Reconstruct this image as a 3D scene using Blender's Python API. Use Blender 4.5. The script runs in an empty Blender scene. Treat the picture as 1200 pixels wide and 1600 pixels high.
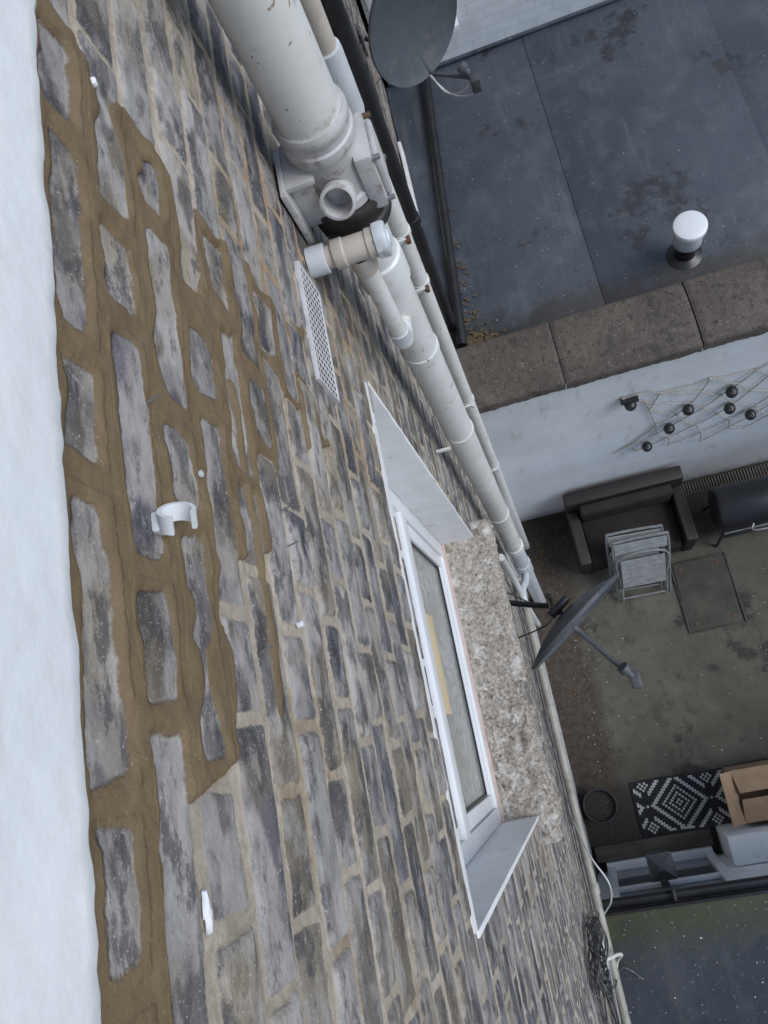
import bpy, bmesh, math, random
import numpy as np
from mathutils import Vector, Matrix
random.seed(7)
G = -7.4   # ground level (relative to the upper window); whole scene is lifted by -G at the end
D = bpy.data
SC = bpy.context.scene

# ------------------------------------------------------------ helpers
def link(o):
    SC.collection.objects.link(o); return o

def empty(name, loc):
    e = D.objects.new(name, None); e.location = loc; e.empty_display_size = .1
    return link(e)

def attach(o, parent):
    if parent is not None:
        o.parent = parent
        o.matrix_parent_inverse = Matrix.Translation(-Vector(parent.location))
    return o

def mobj(name, verts, faces, mat, parent=None, smooth=False):
    me = D.meshes.new(name)
    me.from_pydata([tuple(v) for v in verts], [], [tuple(f) for f in faces])
    me.update()
    if mat: me.materials.append(mat)
    if smooth:
        for p in me.polygons: p.use_smooth = True
    o = D.objects.new(name, me); link(o)
    return attach(o, parent)

def autosmooth(o, ang=35):
    for p in o.data.polygons: p.use_smooth = True
    bm = bmesh.new(); bm.from_mesh(o.data)
    for e in bm.edges:
        if len(e.link_faces) == 2 and e.calc_face_angle(0) > math.radians(ang): e.smooth = False
    bm.to_mesh(o.data); bm.free()

def box(name, lo, hi, mat, parent=None, bev=0.0, rot=None, seg=2):
    lo = Vector(lo); hi = Vector(hi); c = (lo+hi)/2; s = hi-lo
    bm = bmesh.new(); bmesh.ops.create_cube(bm, size=1)
    for v in bm.verts: v.co = Vector((v.co.x*s.x, v.co.y*s.y, v.co.z*s.z))
    if bev > 0:
        bmesh.ops.bevel(bm, geom=bm.edges[:], offset=bev, segments=seg, affect='EDGES', profile=.6)
    M = Matrix.Translation(c)
    if rot is not None: M = M @ rot.to_4x4()
    bmesh.ops.transform(bm, matrix=M, verts=bm.verts[:])
    me = D.meshes.new(name); bm.to_mesh(me); bm.free(); me.materials.append(mat)
    o = D.objects.new(name, me); link(o); attach(o, parent)
    if bev > 0: autosmooth(o, 30)
    return o

def frames(P):
    T = []
    n = len(P)
    for i in range(n):
        a = P[max(i-1, 0)]; b = P[min(i+1, n-1)]
        T.append((b-a).normalized())
    up = Vector((0, 0, 1)) if abs(T[0].z) < .9 else Vector((1, 0, 0))
    N = (up - T[0]*up.dot(T[0])).normalized()
    out = []
    for i in range(n):
        N = (N - T[i]*N.dot(T[i])).normalized()
        out.append((T[i], N, T[i].cross(N)))
    return out

def tube_geo(path, r, seg=14, caps=True):
    P = [Vector(p) for p in path]
    F = frames(P); V = []; Fa = []
    for i, p in enumerate(P):
        rr = r[i] if hasattr(r, '__len__') else r
        t, n, b = F[i]
        for k in range(seg):
            a = 2*math.pi*k/seg
            V.append(p + (n*math.cos(a)+b*math.sin(a))*rr)
    for i in range(len(P)-1):
        for k in range(seg):
            k2 = (k+1) % seg
            Fa.append((i*seg+k, i*seg+k2, (i+1)*seg+k2, (i+1)*seg+k))
    if caps:
        Fa.append(tuple(range(seg))[::-1]); Fa.append(tuple((len(P)-1)*seg+k for k in range(seg)))
    return V, Fa

def tube(name, path, r, mat, parent=None, seg=14, caps=True):
    V, Fa = tube_geo(path, r, seg, caps)
    o = mobj(name, V, Fa, mat, parent); autosmooth(o, 40); return o

def multi(name, geos, mat, parent=None, ang=40):
    V = []; Fa = []
    for v, f in geos:
        k = len(V); V += list(v); Fa += [tuple(i+k for i in q) for q in f]
    o = mobj(name, V, Fa, mat, parent); autosmooth(o, ang); return o

def lathe_geo(prof, base, axis, seg=32):
    ax = Vector(axis).normalized(); base = Vector(base)
    up = Vector((0, 0, 1)) if abs(ax.z) < .9 else Vector((1, 0, 0))
    n = (up-ax*up.dot(ax)).normalized(); b = ax.cross(n)
    V = []; Fa = []
    for (r, h) in prof:
        for k in range(seg):
            a = 2*math.pi*k/seg
            V.append(base+ax*h+(n*math.cos(a)+b*math.sin(a))*r)
    for i in range(len(prof)-1):
        for k in range(seg):
            k2 = (k+1) % seg
            Fa.append((i*seg+k, i*seg+k2, (i+1)*seg+k2, (i+1)*seg+k))
    return V, Fa

def lathe(name, prof, base, axis, mat, parent=None, seg=32):
    V, Fa = lathe_geo(prof, base, axis, seg)
    o = mobj(name, V, Fa, mat, parent); autosmooth(o, 35); return o

def smooth_path(pts, n=8):
    P = [Vector(p) for p in pts]; out = []
    for i in range(len(P)-1):
        p0 = P[max(i-1, 0)]; p1 = P[i]; p2 = P[i+1]; p3 = P[min(i+2, len(P)-1)]
        for k in range(n):
            t = k/n
            out.append(.5*((2*p1)+(p2-p0)*t+(2*p0-5*p1+4*p2-p3)*t*t+(3*p1-p0-3*p2+p3)*t**3))
    out.append(P[-1]); return out

# ------------------------------------------------------------ materials
class NT:
    def __init__(s, name):
        s.m = D.materials.new(name); s.m.use_nodes = True
        s.t = s.m.node_tree; s.b = s.t.nodes['Principled BSDF']
        s.tc = s.n('ShaderNodeTexCoord')
    def n(s, ty, **kw):
        x = s.t.nodes.new(ty)
        for k, v in kw.items(): setattr(x, k, v)
        return x
    def l(s, a, b): s.t.links.new(a, b)
    def noise(s, scale, detail=4, rough=.55, stretch=None, loc=(0, 0, 0)):
        nz = s.n('ShaderNodeTexNoise'); nz.inputs['Scale'].default_value = scale
        nz.inputs['Detail'].default_value = detail; nz.inputs['Roughness'].default_value = rough
        mp = s.n('ShaderNodeMapping'); s.l(s.tc.outputs['Object'], mp.inputs[0])
        if stretch: mp.inputs['Scale'].default_value = stretch
        mp.inputs['Location'].default_value = loc
        s.l(mp.outputs[0], nz.inputs['Vector']); return nz.outputs[0]
    def vor(s, scale, feature='F1'):
        v = s.n('ShaderNodeTexVoronoi'); v.feature = feature
        v.inputs['Scale'].default_value = scale; s.l(s.tc.outputs['Object'], v.inputs['Vector']); return v
    def rng(s, x, a, b, c=0., d=1.):
        r = s.n('ShaderNodeMapRange'); r.inputs[1].default_value = a; r.inputs[2].default_value = b
        r.inputs[3].default_value = c; r.inputs[4].default_value = d; s.l(x, r.inputs[0]); return r.outputs[0]
    def mix(s, f, a, b, mode='MIX'):
        m = s.n('ShaderNodeMix', data_type='RGBA', blend_type=mode)
        for sock, val in ((m.inputs[0], f), (m.inputs[6], a), (m.inputs[7], b)):
            if isinstance(val, (int, float)): sock.default_value = val
            elif isinstance(val, tuple): sock.default_value = (*val[:3], 1)
            else: s.l(val, sock)
        return m.outputs[2]
    def math(s, op, a, b=0., c=None):
        m = s.n('ShaderNodeMath', operation=op)
        for i, val in enumerate((a, b) if c is None else (a, b, c)):
            if isinstance(val, (int, float)): m.inputs[i].default_value = val
            else: s.l(val, m.inputs[i])
        return m.outputs[0]
    def bump(s, h, strength=.3, dist=.01, prev=None):
        b = s.n('ShaderNodeBump'); b.inputs['Strength'].default_value = strength
        b.inputs['Distance'].default_value = dist; s.l(h, b.inputs['Height'])
        if prev is not None: s.l(prev, b.inputs['Normal'])
        return b.outputs[0]
    def col(s, c): s.l(c, s.b.inputs['Base Color'])
    def nrm(s, c): s.l(c, s.b.inputs['Normal'])
    def attr(s, name):
        a = s.n('ShaderNodeAttribute'); a.attribute_name = name; return a
    def sep(s):
        x = s.n('ShaderNodeSeparateXYZ'); s.l(s.tc.outputs['Object'], x.inputs[0]); return x.outputs

def simple(name, c1, c2=None, scale=6, rough=.6, bump=.15, bscale=80, metallic=0., lo=.35, hi=.65,
           dirt=None, dirt_scale=3, dirt_lo=.55, dirt_hi=.75, spec=.5, speck=None, speck_scale=90, speck_t=.68, bdist=.004, stretch=None):
    T = NT(name)
    c2 = c2 or tuple(x*.75 for x in c1)
    c = T.mix(T.rng(T.noise(scale, 4, .6, stretch), lo, hi), c1, c2)
    if dirt: c = T.mix(T.rng(T.noise(dirt_scale, 5, .65, None, (3.3, 1.7, 9.1)), dirt_lo, dirt_hi), c, dirt)
    if speck: c = T.mix(T.rng(T.noise(speck_scale, 2, .5), speck_t, speck_t+.03), c, speck)
    T.col(c)
    T.b.inputs['Metallic'].default_value = metallic
    T.b.inputs['Specular IOR Level'].default_value = spec
    T.b.inputs['Roughness'].default_value = rough
    if bump: T.nrm(T.bump(T.noise(bscale, 4, .6), bump, bdist))
    return T.m

M_pipe = simple('white_painted_pipe', (.72, .72, .70), (.64, .64, .61), 9, .36, .08, 40, dirt=(.36, .31, .25), dirt_scale=16, dirt_lo=.6, dirt_hi=.78, speck=(.36, .28, .21), speck_scale=60, speck_t=.70)
M_pipe2 = simple('grey_white_pipe', (.58, .61, .64), (.48, .5, .52), 9, .4, .08, 40, dirt=(.28, .25, .2), dirt_scale=12, dirt_lo=.6)
M_beige = simple('beige_plastic', (.52, .47, .41), (.44, .39, .34), 14, .42, .08, 60, dirt=(.26, .2, .14), dirt_scale=22, dirt_lo=.6)
M_greyfit = simple('grey_plastic_fitting', (.56, .55, .54), (.42, .41, .40), 18, .45, .15, 60, dirt=(.2, .15, .11), dirt_scale=26, dirt_lo=.55, dirt_hi=.70)
M_black = simple('black_plastic', (.012, .012, .014), (.02, .02, .022), 10, .35, .1, 60)
M_rubber = simple('black_rubber', (.02, .019, .018), (.05, .045, .04), 20, .6, .3, 60)
M_rust = simple('rusty_iron', (.14, .075, .04), (.09, .055, .035), 40, .8, .5, 120)
M_upvc = simple('white_upvc', (.76, .77, .79), (.70, .72, .74), 5, .3, .02, 40, dirt=(.5, .47, .43), dirt_scale=9, dirt_lo=.66, dirt_hi=.82)
M_paint = simple('white_reveal_paint', (.80, .80, .80), (.72, .71, .70), 10, .6, .3, 45, dirt=(.48, .42, .38), dirt_scale=14, dirt_lo=.62, dirt_hi=.8)
M_dish = simple('dark_grey_dish_paint', (.075, .084, .096), (.062, .07, .08), 12, .5, .05, 60, dirt=(.13, .13, .12), dirt_scale=9)
M_lant = simple('dark_grey_metal', (.05, .055, .06), (.08, .085, .09), 14, .5, .1, 60)
M_cablew = simple('white_cable', (.65, .65, .65), (.5, .5, .5), 20, .5, 0)
M_cableb = simple('dark_cable', (.03, .03, .033), (.12, .12, .12), 20, .5, 0)
T = NT('brown_rattan')
w = T.n('ShaderNodeTexWave'); w.inputs['Scale'].default_value = 28; w.inputs['Distortion'].default_value = 1.; T.l(T.tc.outputs['Object'], w.inputs['Vector'])
w2 = T.n('ShaderNodeTexWave', bands_direction='Z'); w2.inputs['Scale'].default_value = 28; T.l(T.tc.outputs['Object'], w2.inputs['Vector'])
hh = T.math('MULTIPLY', w.outputs[1], w2.outputs[1])
T.col(T.mix(hh, (.014, .010, .009), (.04, .028, .024))); T.nrm(T.bump(hh, .6, .006)); T.b.inputs['Roughness'].default_value = .55
M_rattan = T.m
M_cushion = simple('dark_brown_fabric', (.018, .013, .012), (.028, .021, .019), 8, .9, .3, 200)
M_card = simple('cardboard', (.34, .23, .145), (.28, .19, .12), 8, .85, .1, 90)
M_wood = simple('yellow_timber', (.66, .53, .33), (.58, .45, .27), 12, .7, .1, 60, stretch=(1, .2, 1))
M_darkwood = simple('weathered_timber', (.07, .055, .045), (.12, .105, .09), 14, .85, .3, 60, stretch=(.2, 1, 1))
M_chair = simple('chair_grey_white', (.36, .38, .38), (.25, .26, .26), 20, .6, .1, 60)
M_chaird = simple('chair_grey_frame', (.24, .25, .25), (.16, .17, .17), 20, .5, .1, 60)
M_glassd = simple('dark_window_glass', (.05, .06, .07), (.08, .09, .1), 3, .08, 0)
M_float = simple('net_float', (.015, .018, .02), (.03, .03, .03), 20, .4, .1)
M_rope = simple('net_rope', (.46, .43, .38), (.30, .27, .23), 30, .9, 0)
M_soil = simple('pot_soil', (.02, .018, .014), (.06, .05, .04), 60, .95, .8, 120)
M_leaf = simple('dead_leaves', (.16, .1, .05), (.07, .06, .035), 40, .9, .1)
M_flake = simple('pale_flakes', (.6, .6, .58), (.4, .38, .34), 40, .8, .1)
M_steel = simple('galvanised_steel', (.3, .31, .32), (.22, .22, .23), 30, .4, .1, metallic=.6)

T = NT('white_render')
c = T.mix(T.rng(T.noise(5, 5, .6), .3, .7), (.80, .81, .83), (.71, .73, .76))
T.col(c); T.b.inputs['Roughness'].default_value = .7
T.nrm(T.bump(T.noise(26, 5, .6), .28, .006, T.bump(T.noise(7, 3), .4, .02)))
M_render = T.m
T = NT('white_yard_paint')
o = T.sep()
c = T.mix(T.rng(T.noise(2.2, 6, .65), .35, .75), (.76, .78, .80), (.64, .66, .67))
c = T.mix(T.rng(T.noise(9, 6, .7, (1, 1, .25)), .58, .75), c, (.50, .51, .49))
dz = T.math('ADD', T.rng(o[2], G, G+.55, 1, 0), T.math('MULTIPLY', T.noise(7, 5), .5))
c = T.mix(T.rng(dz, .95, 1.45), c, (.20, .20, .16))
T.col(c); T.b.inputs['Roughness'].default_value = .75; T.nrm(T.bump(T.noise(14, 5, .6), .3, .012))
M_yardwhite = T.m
T = NT('white_painted_brick')
o = T.sep(); cb = T.n('ShaderNodeCombineXYZ'); T.l(o[0], cb.inputs[0]); T.l(o[2], cb.inputs[1])
br = T.n('ShaderNodeTexBrick'); br.inputs['Scale'].default_value = 1; br.inputs['Brick Width'].default_value = .225
br.inputs['Row Height'].default_value = .075; br.inputs['Mortar Size'].default_value = .006; br.inputs['Mortar Smooth'].default_value = .6
T.l(cb.outputs[0], br.inputs['Vector'])
c = T.mix(T.rng(T.noise(8, 5), .3, .7), (.76, .78, .80), (.64, .66, .68))
c = T.mix(T.math('MULTIPLY', br.outputs['Fac'], .35), c, (.42, .45, .48)); T.col(c)
T.nrm(T.bump(br.outputs['Fac'], -.8, .012, T.bump(T.noise(50, 4), .3, .005))); T.b.inputs['Roughness'].default_value = .6
M_wbrick = T.m
def roofmat(name, speck_t, green, k=1.):
    T = NT(name)
    q = lambda *c: tuple(x*k for x in c)
    c = T.mix(T.rng(T.noise(1.3, 5, .6), .35, .65), q(.046, .056, .072), q(.072, .084, .104))
    c = T.mix(T.rng(T.noise(5, 6, .7), .5, .72), c, q(.095, .106, .12))
    c = T.mix(T.math('MULTIPLY', T.rng(T.noise(9, 5, .7, (1, .12, 1), (4, 4, 0)), .55, .7), .5), c, q(.12, .13, .145))
    c = T.mix(T.rng(T.noise(1.1, 7, .7, None, (5, 2, 0)), .60, .64), c, (.034, .034, .038))
    c = T.mix(T.rng(T.noise(2.3, 7, .72, None, (15, 9, 0)), .62, .65), c, (.040, .040, .043))
    c = T.mix(T.rng(T.noise(20, 5, .75), .6, .72), c, (.045, .047, .05))
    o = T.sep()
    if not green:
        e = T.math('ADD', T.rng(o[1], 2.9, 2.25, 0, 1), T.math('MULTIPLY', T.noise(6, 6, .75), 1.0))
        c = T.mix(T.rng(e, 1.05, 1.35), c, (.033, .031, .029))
    else:
        e = T.math('ADD', T.rng(o[1], -1.9, -1.2, 0, 1), T.math('MULTIPLY', T.noise(8, 6, .7), .9))
        c = T.mix(T.math('MULTIPLY', T.rng(e, .95, 1.35), .8), c, (.065, .07, .03))
    sp = T.rng(T.noise(70, 2, .5), speck_t, speck_t+.02)
    c = T.mix(sp, c, (.45, .46, .46))
    T.col(c)
    T.l(T.rng(T.noise(3, 4), .3, .7, .38, .6), T.b.inputs['Roughness'])
    T.nrm(T.bump(T.noise(120, 3), .25, .003, T.bump(T.noise(3, 3), .25, .03)))
    return T.m
M_roof = roofmat('roofing_felt', .735, False)
M_roof2 = roofmat('roofing_felt_speckled', .70, True, .65)
T = NT('mossy_coping_concrete')
c = T.mix(T.rng(T.noise(3, 6, .7), .35, .65), (.09, .072, .060), (.14, .118, .098))
c = T.mix(T.rng(T.noise(28, 5, .7), .52, .68), c, (.045, .038, .033))
c = T.mix(T.rng(T.noise(90, 3), .64, .7), c, (.28, .26, .23))
c = T.mix(T.rng(T.noise(5, 6, .7, None, (3, 3, 3)), .56, .68), c, (.055, .052, .045))
T.col(c); T.b.inputs['Roughness'].default_value = .9
T.nrm(T.bump(T.noise(60, 5, .75), .8, .01, T.bump(T.noise(12, 4), .5, .02)))
M_coping = T.m
T = NT('weathered_sill_stone')
c = T.mix(T.rng(T.noise(14, 6, .75), .35, .65), (.46, .40, .33), (.64, .59, .52))
v = T.vor(130); v2 = T.vor(55)
c = T.mix(T.rng(T.noise(70, 6, .8), .44, .60), c, (.25, .21, .17))
c = T.mix(T.rng(v.outputs['Distance'], .12, .05), c, (.70, .66, .60))
c = T.mix(T.rng(T.noise(14, 6, .75, None, (4, 4, 4)), .54, .62), c, (.70, .68, .64))
c = T.mix(T.rng(T.noise(30, 5, .7, None, (9, 4, 4)), .6, .66), c, (.15, .125, .095))
T.col(c); T.b.inputs['Roughness'].default_value = .95
T.nrm(T.bump(T.noise(90, 6, .8), 1., .01, T.bump(v2.outputs['Distance'], .6, .012)))
M_sill = T.m
T = NT('patio_concrete')
o = T.sep()
c = T.mix(T.rng(T.noise(1.6, 6, .65), .35, .68), (.066, .062, .048), (.12, .113, .09))
c = T.mix(T.rng(T.noise(5, 7, .75), .5, .7), c, (.044, .040, .031))
c = T.mix(T.rng(T.noise(2.5, 6, .7, None, (7, 1, 0)), .56, .68), c, (.075, .078, .048))
c = T.mix(T.rng(T.noise(1.2, 7, .7, None, (2, 8, 0)), .58, .62), c, (.035, .032, .026))
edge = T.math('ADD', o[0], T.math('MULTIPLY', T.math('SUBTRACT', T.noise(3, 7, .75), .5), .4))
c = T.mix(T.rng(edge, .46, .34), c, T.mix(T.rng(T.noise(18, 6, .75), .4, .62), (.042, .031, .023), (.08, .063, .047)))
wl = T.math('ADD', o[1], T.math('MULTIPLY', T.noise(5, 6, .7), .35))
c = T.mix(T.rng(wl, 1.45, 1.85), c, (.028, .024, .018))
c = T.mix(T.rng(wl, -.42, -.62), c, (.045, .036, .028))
c = T.mix(T.rng(T.noise(60, 2), .735, .75), c, (.4, .38, .34))
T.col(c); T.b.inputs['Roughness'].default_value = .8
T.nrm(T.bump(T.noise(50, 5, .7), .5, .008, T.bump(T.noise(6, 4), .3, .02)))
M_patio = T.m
M_ground = simple('ground_earth', (.06, .07, .035), (.08, .065, .045), 2, .95, .4, 20)
T = NT('obscured_glass')
c = T.mix(T.rng(T.noise(28, 6, .75), .38, .62), (.20, .21, .215), (.46, .47, .46))
c = T.mix(T.rng(T.noise(6, 4), .4, .7), c, (.27, .27, .23))
T.col(c); T.b.inputs['Roughness'].default_value = .2; T.nrm(T.bump(T.noise(70, 4), .25, .004))
M_obs = T.m
T = NT('manhole_cover_concrete')
c = T.mix(T.rng(T.noise(6, 6, .7), .35, .65), (.075, .070, .056), (.042, .039, .032))
c = T.mix(T.rng(T.noise(24, 5, .7), .58, .7), c, (.11, .10, .085)); T.col(c); T.b.inputs['Roughness'].default_value = .85
T.nrm(T.bump(T.noise(60, 5, .7), .5, .006)); M_cover = T.m

# old brickwork: colours and joints come from mesh attributes, fine detail is procedural
T = NT('old_stock_brick')
sd = T.attr('sd').outputs['Fac']; mud = T.attr('mud').outputs['Fac']
bcol = T.attr('bcol').outputs['Color']; mcol = T.attr('mcol').outputs['Color']
n1 = T.noise(160, 4, .65); n2 = T.noise(48, 5, .65)
wob = T.math('ADD', T.math('MULTIPLY', T.math('SUBTRACT', n1, .5), .004), T.math('MULTIPLY', T.math('SUBTRACT', n2, .5), .008))
bm_ = T.rng(T.math('ADD', sd, wob), -.0010, .0014)
mm_ = T.rng(T.math('ADD', mud, wob), -.0010, .0018)
bc = T.mix(T.rng(T.noise(26, 7, .72, (1, .45, 1)), .36, .56), T.mix(1., bcol, (.50, .50, .53), 'MULTIPLY'), bcol)
bc = T.mix(T.math('MULTIPLY', T.rng(T.noise(17, 7, .70, (1, .5, 1), (2, 5, 1)), .50, .58), .55), bc, (.40, .375, .36))
bc = T.mix(T.math('MULTIPLY', T.rng(T.noise(20, 7, .75, (1, .5, 1), (8, 2, 4)), .54, .60), .7), bc, (.055, .053, .060))
bc = T.mix(T.rng(T.noise(300, 3, .6), .62, .70), bc, (.42, .40, .38))
mc = T.mix(T.rng(T.noise(90, 5, .75), .35, .68), mcol, T.mix(1., mcol, (.74, .72, .68), 'MULTIPLY'))
mc = T.mix(T.math('MULTIPLY', T.rng(T.noise(30, 5, .7, None, (1, 9, 3)), .55, .7), .5), mc, (.56, .50, .43))
mu = T.mix(T.rng(T.noise(16, 6, .7), .3, .7), (.205, .147, .085), (.145, .100, .056))
mu = T.mix(T.rng(T.noise(260, 3), .66, .74), mu, (.30, .23, .15))
c = T.mix(bm_, mc, bc); c = T.mix(mm_, c, mu); T.col(c)
T.b.inputs['Roughness'].default_value = .82; T.b.inputs['Specular IOR Level'].default_value = .35
b1 = T.bump(T.noise(230, 4, .7), .35, .003)
b2 = T.bump(T.noise(60, 5, .65), .35, .006, b1)
b3 = T.bump(bm_, .4, .003, b2)
T.nrm(T.bump(mm_, .6, .004, b3))
M_brick = T.m

# ------------------------------------------------------------ numpy noise
def h2(xi, yi, seed):
    h = (xi.astype(np.int64)*374761393 + yi.astype(np.int64)*668265263 + seed*974634777) & 0xffffffff
    h = ((h ^ (h >> 13))*1274126177) & 0xffffffff
    h = (h ^ (h >> 16)); h = (h*2246822519) & 0xffffffff; h ^= (h >> 15)
    return (h & 0xffffff).astype(np.float32)/float(0xffffff)
def vn(x, y, s, seed):
    x = x/s; y = y/s; xi = np.floor(x); yi = np.floor(y); fx = x-xi; fy = y-yi
    fx = fx*fx*(3-2*fx); fy = fy*fy*(3-2*fy)
    a = h2(xi, yi, seed); b = h2(xi+1, yi, seed); c = h2(xi, yi+1, seed); d = h2(xi+1, yi+1, seed)
    return (a*(1-fx)+b*fx)*(1-fy)+(c*(1-fx)+d*fx)*fy*1.0
def fbm(x, y, s, seed, o=3):
    r = 0; a = 1; t = 0
    for k in range(o):
        r = r+a*(vn(x, y, s/2**k, seed+k*17)*2-1); t += a; a *= .5
    return r/t
def sst(x): x = np.clip(x, 0, 1); return x*x*(3-2*x)

# ------------------------------------------------------------ brick house
house = empty('brick_house', (0, 0, G))
WY0, WY1, WZ0, WZ1 = -.35, .81, -3.27, -1.60
def arr(parts):
    out = []
    for a, b, d in parts:
        n = max(1, int(round((b-a)/d))); out += list(np.linspace(a, b, n, endpoint=False))
    out.append(parts[-1][1]); return np.array(out)
ys = arr([(-3.6, -1.6, .02), (-1.6, -.9, .007), (-.9, WY0, .0042), (WY0, WY1, .0038), (WY1, 1.4, .0048), (1.4, 2.6, .01), (2.6, 6.2, .03)])
zs = arr([(-7.4, -5., .014), (-5., -3.6, .010), (-3.6, WZ0-.04, .007), (WZ0-.04, WZ1, .006), (WZ1, -1.1, .0044), (-1.1, -.38, .0033)])[::-1].copy()
ny, nz = len(ys), len(zs)
Y, Z = np.meshgrid(ys, zs); Y = Y.ravel(); Z = Z.ravel()
Yw = Y+.0035*fbm(Y, Z, .07, 1, 2)+.0016*fbm(Y, Z, .018, 5, 2)
Zw = Z+.004*fbm(Y, Z*0, .5, 19, 2)+.0028*fbm(Y, Z, .11, 9, 2)+.0014*fbm(Y, Z, .02, 12, 2)
P = .077; kf = np.floor((-.422-Zw)/P); v = (-.422-Zw)-kf*P
off = -.16875*(np.mod(kf, 2))+(h2(kf, kf*0, 33)-.5)*.04*(kf > 2)
s_ = Yw-off; cell = np.floor(s_/.3375); s = s_-cell*.3375
split = .225+(h2(kf, cell, 55)-.5)*.018
isS = s < split
du = np.where(isS, np.minimum(s, split-s), np.minimum(s-split, .3375-s))
dv = np.minimum(v, P-v)
bid = cell*2+isS
jb = h2(kf, bid, 77)
j = .0052+.0040*jb+.0026*fbm(Y, Z, .05, 21, 2)
a = du-j; b = dv-j; r = .0045
sdv = np.where((a < r) & (b < r), r-np.sqrt(np.maximum(r-a, 0)**2+np.maximum(r-b, 0)**2), np.minimum(a, b))
zl = np.interp(Y, [-.6, -.02, .02, .19, .24, .42, .5, .7], [-.565, -.565, -.665, -.68, -.82, -.95, -1.20, -1.25])
yu = np.interp(Z, [-1.3, -.9, -.7, -.5, -.42], [.78, .74, .70, .70, .85])
nzm = fbm(Y, Z, .09, 41, 3)
Mz = sst((Z-zl+.035*nzm)/.03)*sst((yu-Y+.06*nzm)/.05)
blob = sst((fbm(Y, Z, .10, 61, 3)-.15)/.35)
deep = sst((-.60-Z)/.2)
mudw = (.0165-.0045*deep)+.008*fbm(Y, Z, .045, 51, 3)+(.017-.005*deep)*blob
mudw = mudw-.012*sst((-.78-Z)/.2)*(vn(Y, Z, .12, 66))
rm_ = .009
ax_ = du-mudw; bx_ = dv-mudw
sm_ = np.where((ax_ < rm_) & (bx_ < rm_), rm_-np.sqrt(np.maximum(rm_-ax_, 0)**2+np.maximum(rm_-bx_, 0)**2), np.minimum(ax_, bx_))
mud = -sm_*Mz-.02*(1-Mz)
strip = (.021+.007*fbm(Y, Z, .03, 71, 2))-np.abs(Z+.424)
mud = np.maximum(mud, np.where(Z < -.4, strip, -.02))
lone = (.010+.005*fbm(Y, Z, .03, 72, 2))-np.abs(Z+.768+.008*np.sin(Y*9))-.05*(1-sst((Y-.03)/.03))-.05*(1-sst((.47-Y)/.03))
mud = np.maximum(mud, lone)
rr = h2(kf, bid, 101); r2 = h2(kf, bid, 102); r3 = h2(kf, bid, 103); r4 = h2(kf, bid, 104)
hb = (r2-.5)*.006+.0008*fbm(Y, Z, .03, 81, 3)-.0022*(1-sst(sdv/.007))+(r4-.5)*.03*(v-P/2)
hm = -.0030+.0022*fbm(Y, Z, .014, 91, 3)+.0025*fbm(Y, Z, .08, 92, 2)
t = sst((sdv+.001)/.003); H = hm*(1-t)+hb*t
tm = sst((mud+.002)/.010); hmud = .0036+.0045*fbm(Y, Z, .05, 95, 3)+.0008*fbm(Y, Z, .009, 96, 2)
H = H*(1-tm)+np.maximum(H, hmud)*tm
fade = sst((Z+6.9)/1.); H = H*(.35+.65*fade)
pal = np.array([(.23, .22, .215), (.125, .12, .13), (.23, .20, .16), (.30, .255, .19), (.155, .145, .16), (.35, .335, .32), (.08, .078, .09), (.25, .225, .205), (.16, .152, .155), (.20, .172, .135), (.11, .105, .118)])
idx = np.minimum((rr*len(pal)).astype(int), len(pal)-1)
bc = pal[idx]*(0.82+.4*r3)[:, None]
near = 1-sst((-.8-Z)/.9)
nh = fbm(Y, Z*1.6, .09, 111, 3)
haze = (sst((nh-.05+.20*near)/.25)*(.3+.7*r2))*(.35+.55*near)
bc = bc*(1-haze[:, None])+np.array([.46, .43, .41])*haze[:, None]
nd = fbm(Y, Z*1.7, .07, 121, 3); dk = sst((nd-.08)/.15)*.65
bc = bc*(1-dk[:, None])+np.array([.065, .062, .070])*dk[:, None]
ye = sst((fbm(Y, Z, .12, 131, 3)-.15)/.2)*.35
bc = bc*(1-ye[:, None])+np.array([.30, .25, .17])*ye[:, None]
mc = np.tile(np.array([.43, .375, .31]), (len(Y), 1))
mv = fbm(Y, Z, .14, 141, 3); mc = mc*(1+.28*mv)[:, None]
# odd patches of fresh lighter and browner pointing
pp = sst((fbm(Y, Z, .22, 161, 2)-.2)/.1)*.6*near
mc = mc*(1-pp[:, None])+np.array([.30, .23, .155])*pp[:, None]
og = sst((Y-.45)/.12)*sst((1.05-Y)/.1)*sst((Z+1.75)/.25)*sst((-.75-Z)/.15)*sst((fbm(Y, Z, .12, 151, 3)+.45)/.6)
mc = mc*(1-.75*og[:, None])+np.array([.40, .26, .14])*.75*og[:, None]
wp = sst((-5.45-Z)/.03)*sst((Y+1.16)/.01)*sst((1.9-Y)/.02)
for A in (bc, mc):
    A[:] = A*(1-wp[:, None])+np.array([.72, .73, .73])*wp[:, None]
sdv = sdv*(1-wp)+.01*wp
me = D.meshes.new('brick_wall')
nv = nz*ny
yc = (ys[1:]+ys[:-1])/2; zc = (zs[1:]+zs[:-1])/2
YC, ZC = np.meshgrid(yc, zc)
keep = ~((YC > WY0) & (YC < WY1) & (ZC > WZ0-.04) & (ZC < WZ1))
I, J = np.nonzero(keep)
q = np.stack([I*ny+J, (I+1)*ny+J, (I+1)*ny+J+1, I*ny+J+1], 1).astype(np.int32)
me.vertices.add(nv); me.vertices.foreach_set('co', np.stack([H, Y, Z], 1).astype(np.float32).ravel())
me.loops.add(q.size); me.loops.foreach_set('vertex_index', q.ravel())
me.polygons.add(len(q)); me.polygons.foreach_set('loop_start', np.arange(len(q), dtype=np.int32)*4)
try: me.polygons.foreach_set('loop_total', np.full(len(q), 4, dtype=np.int32))
except Exception: pass
me.polygons.foreach_set('use_smooth', np.ones(len(q), dtype=bool))
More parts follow.
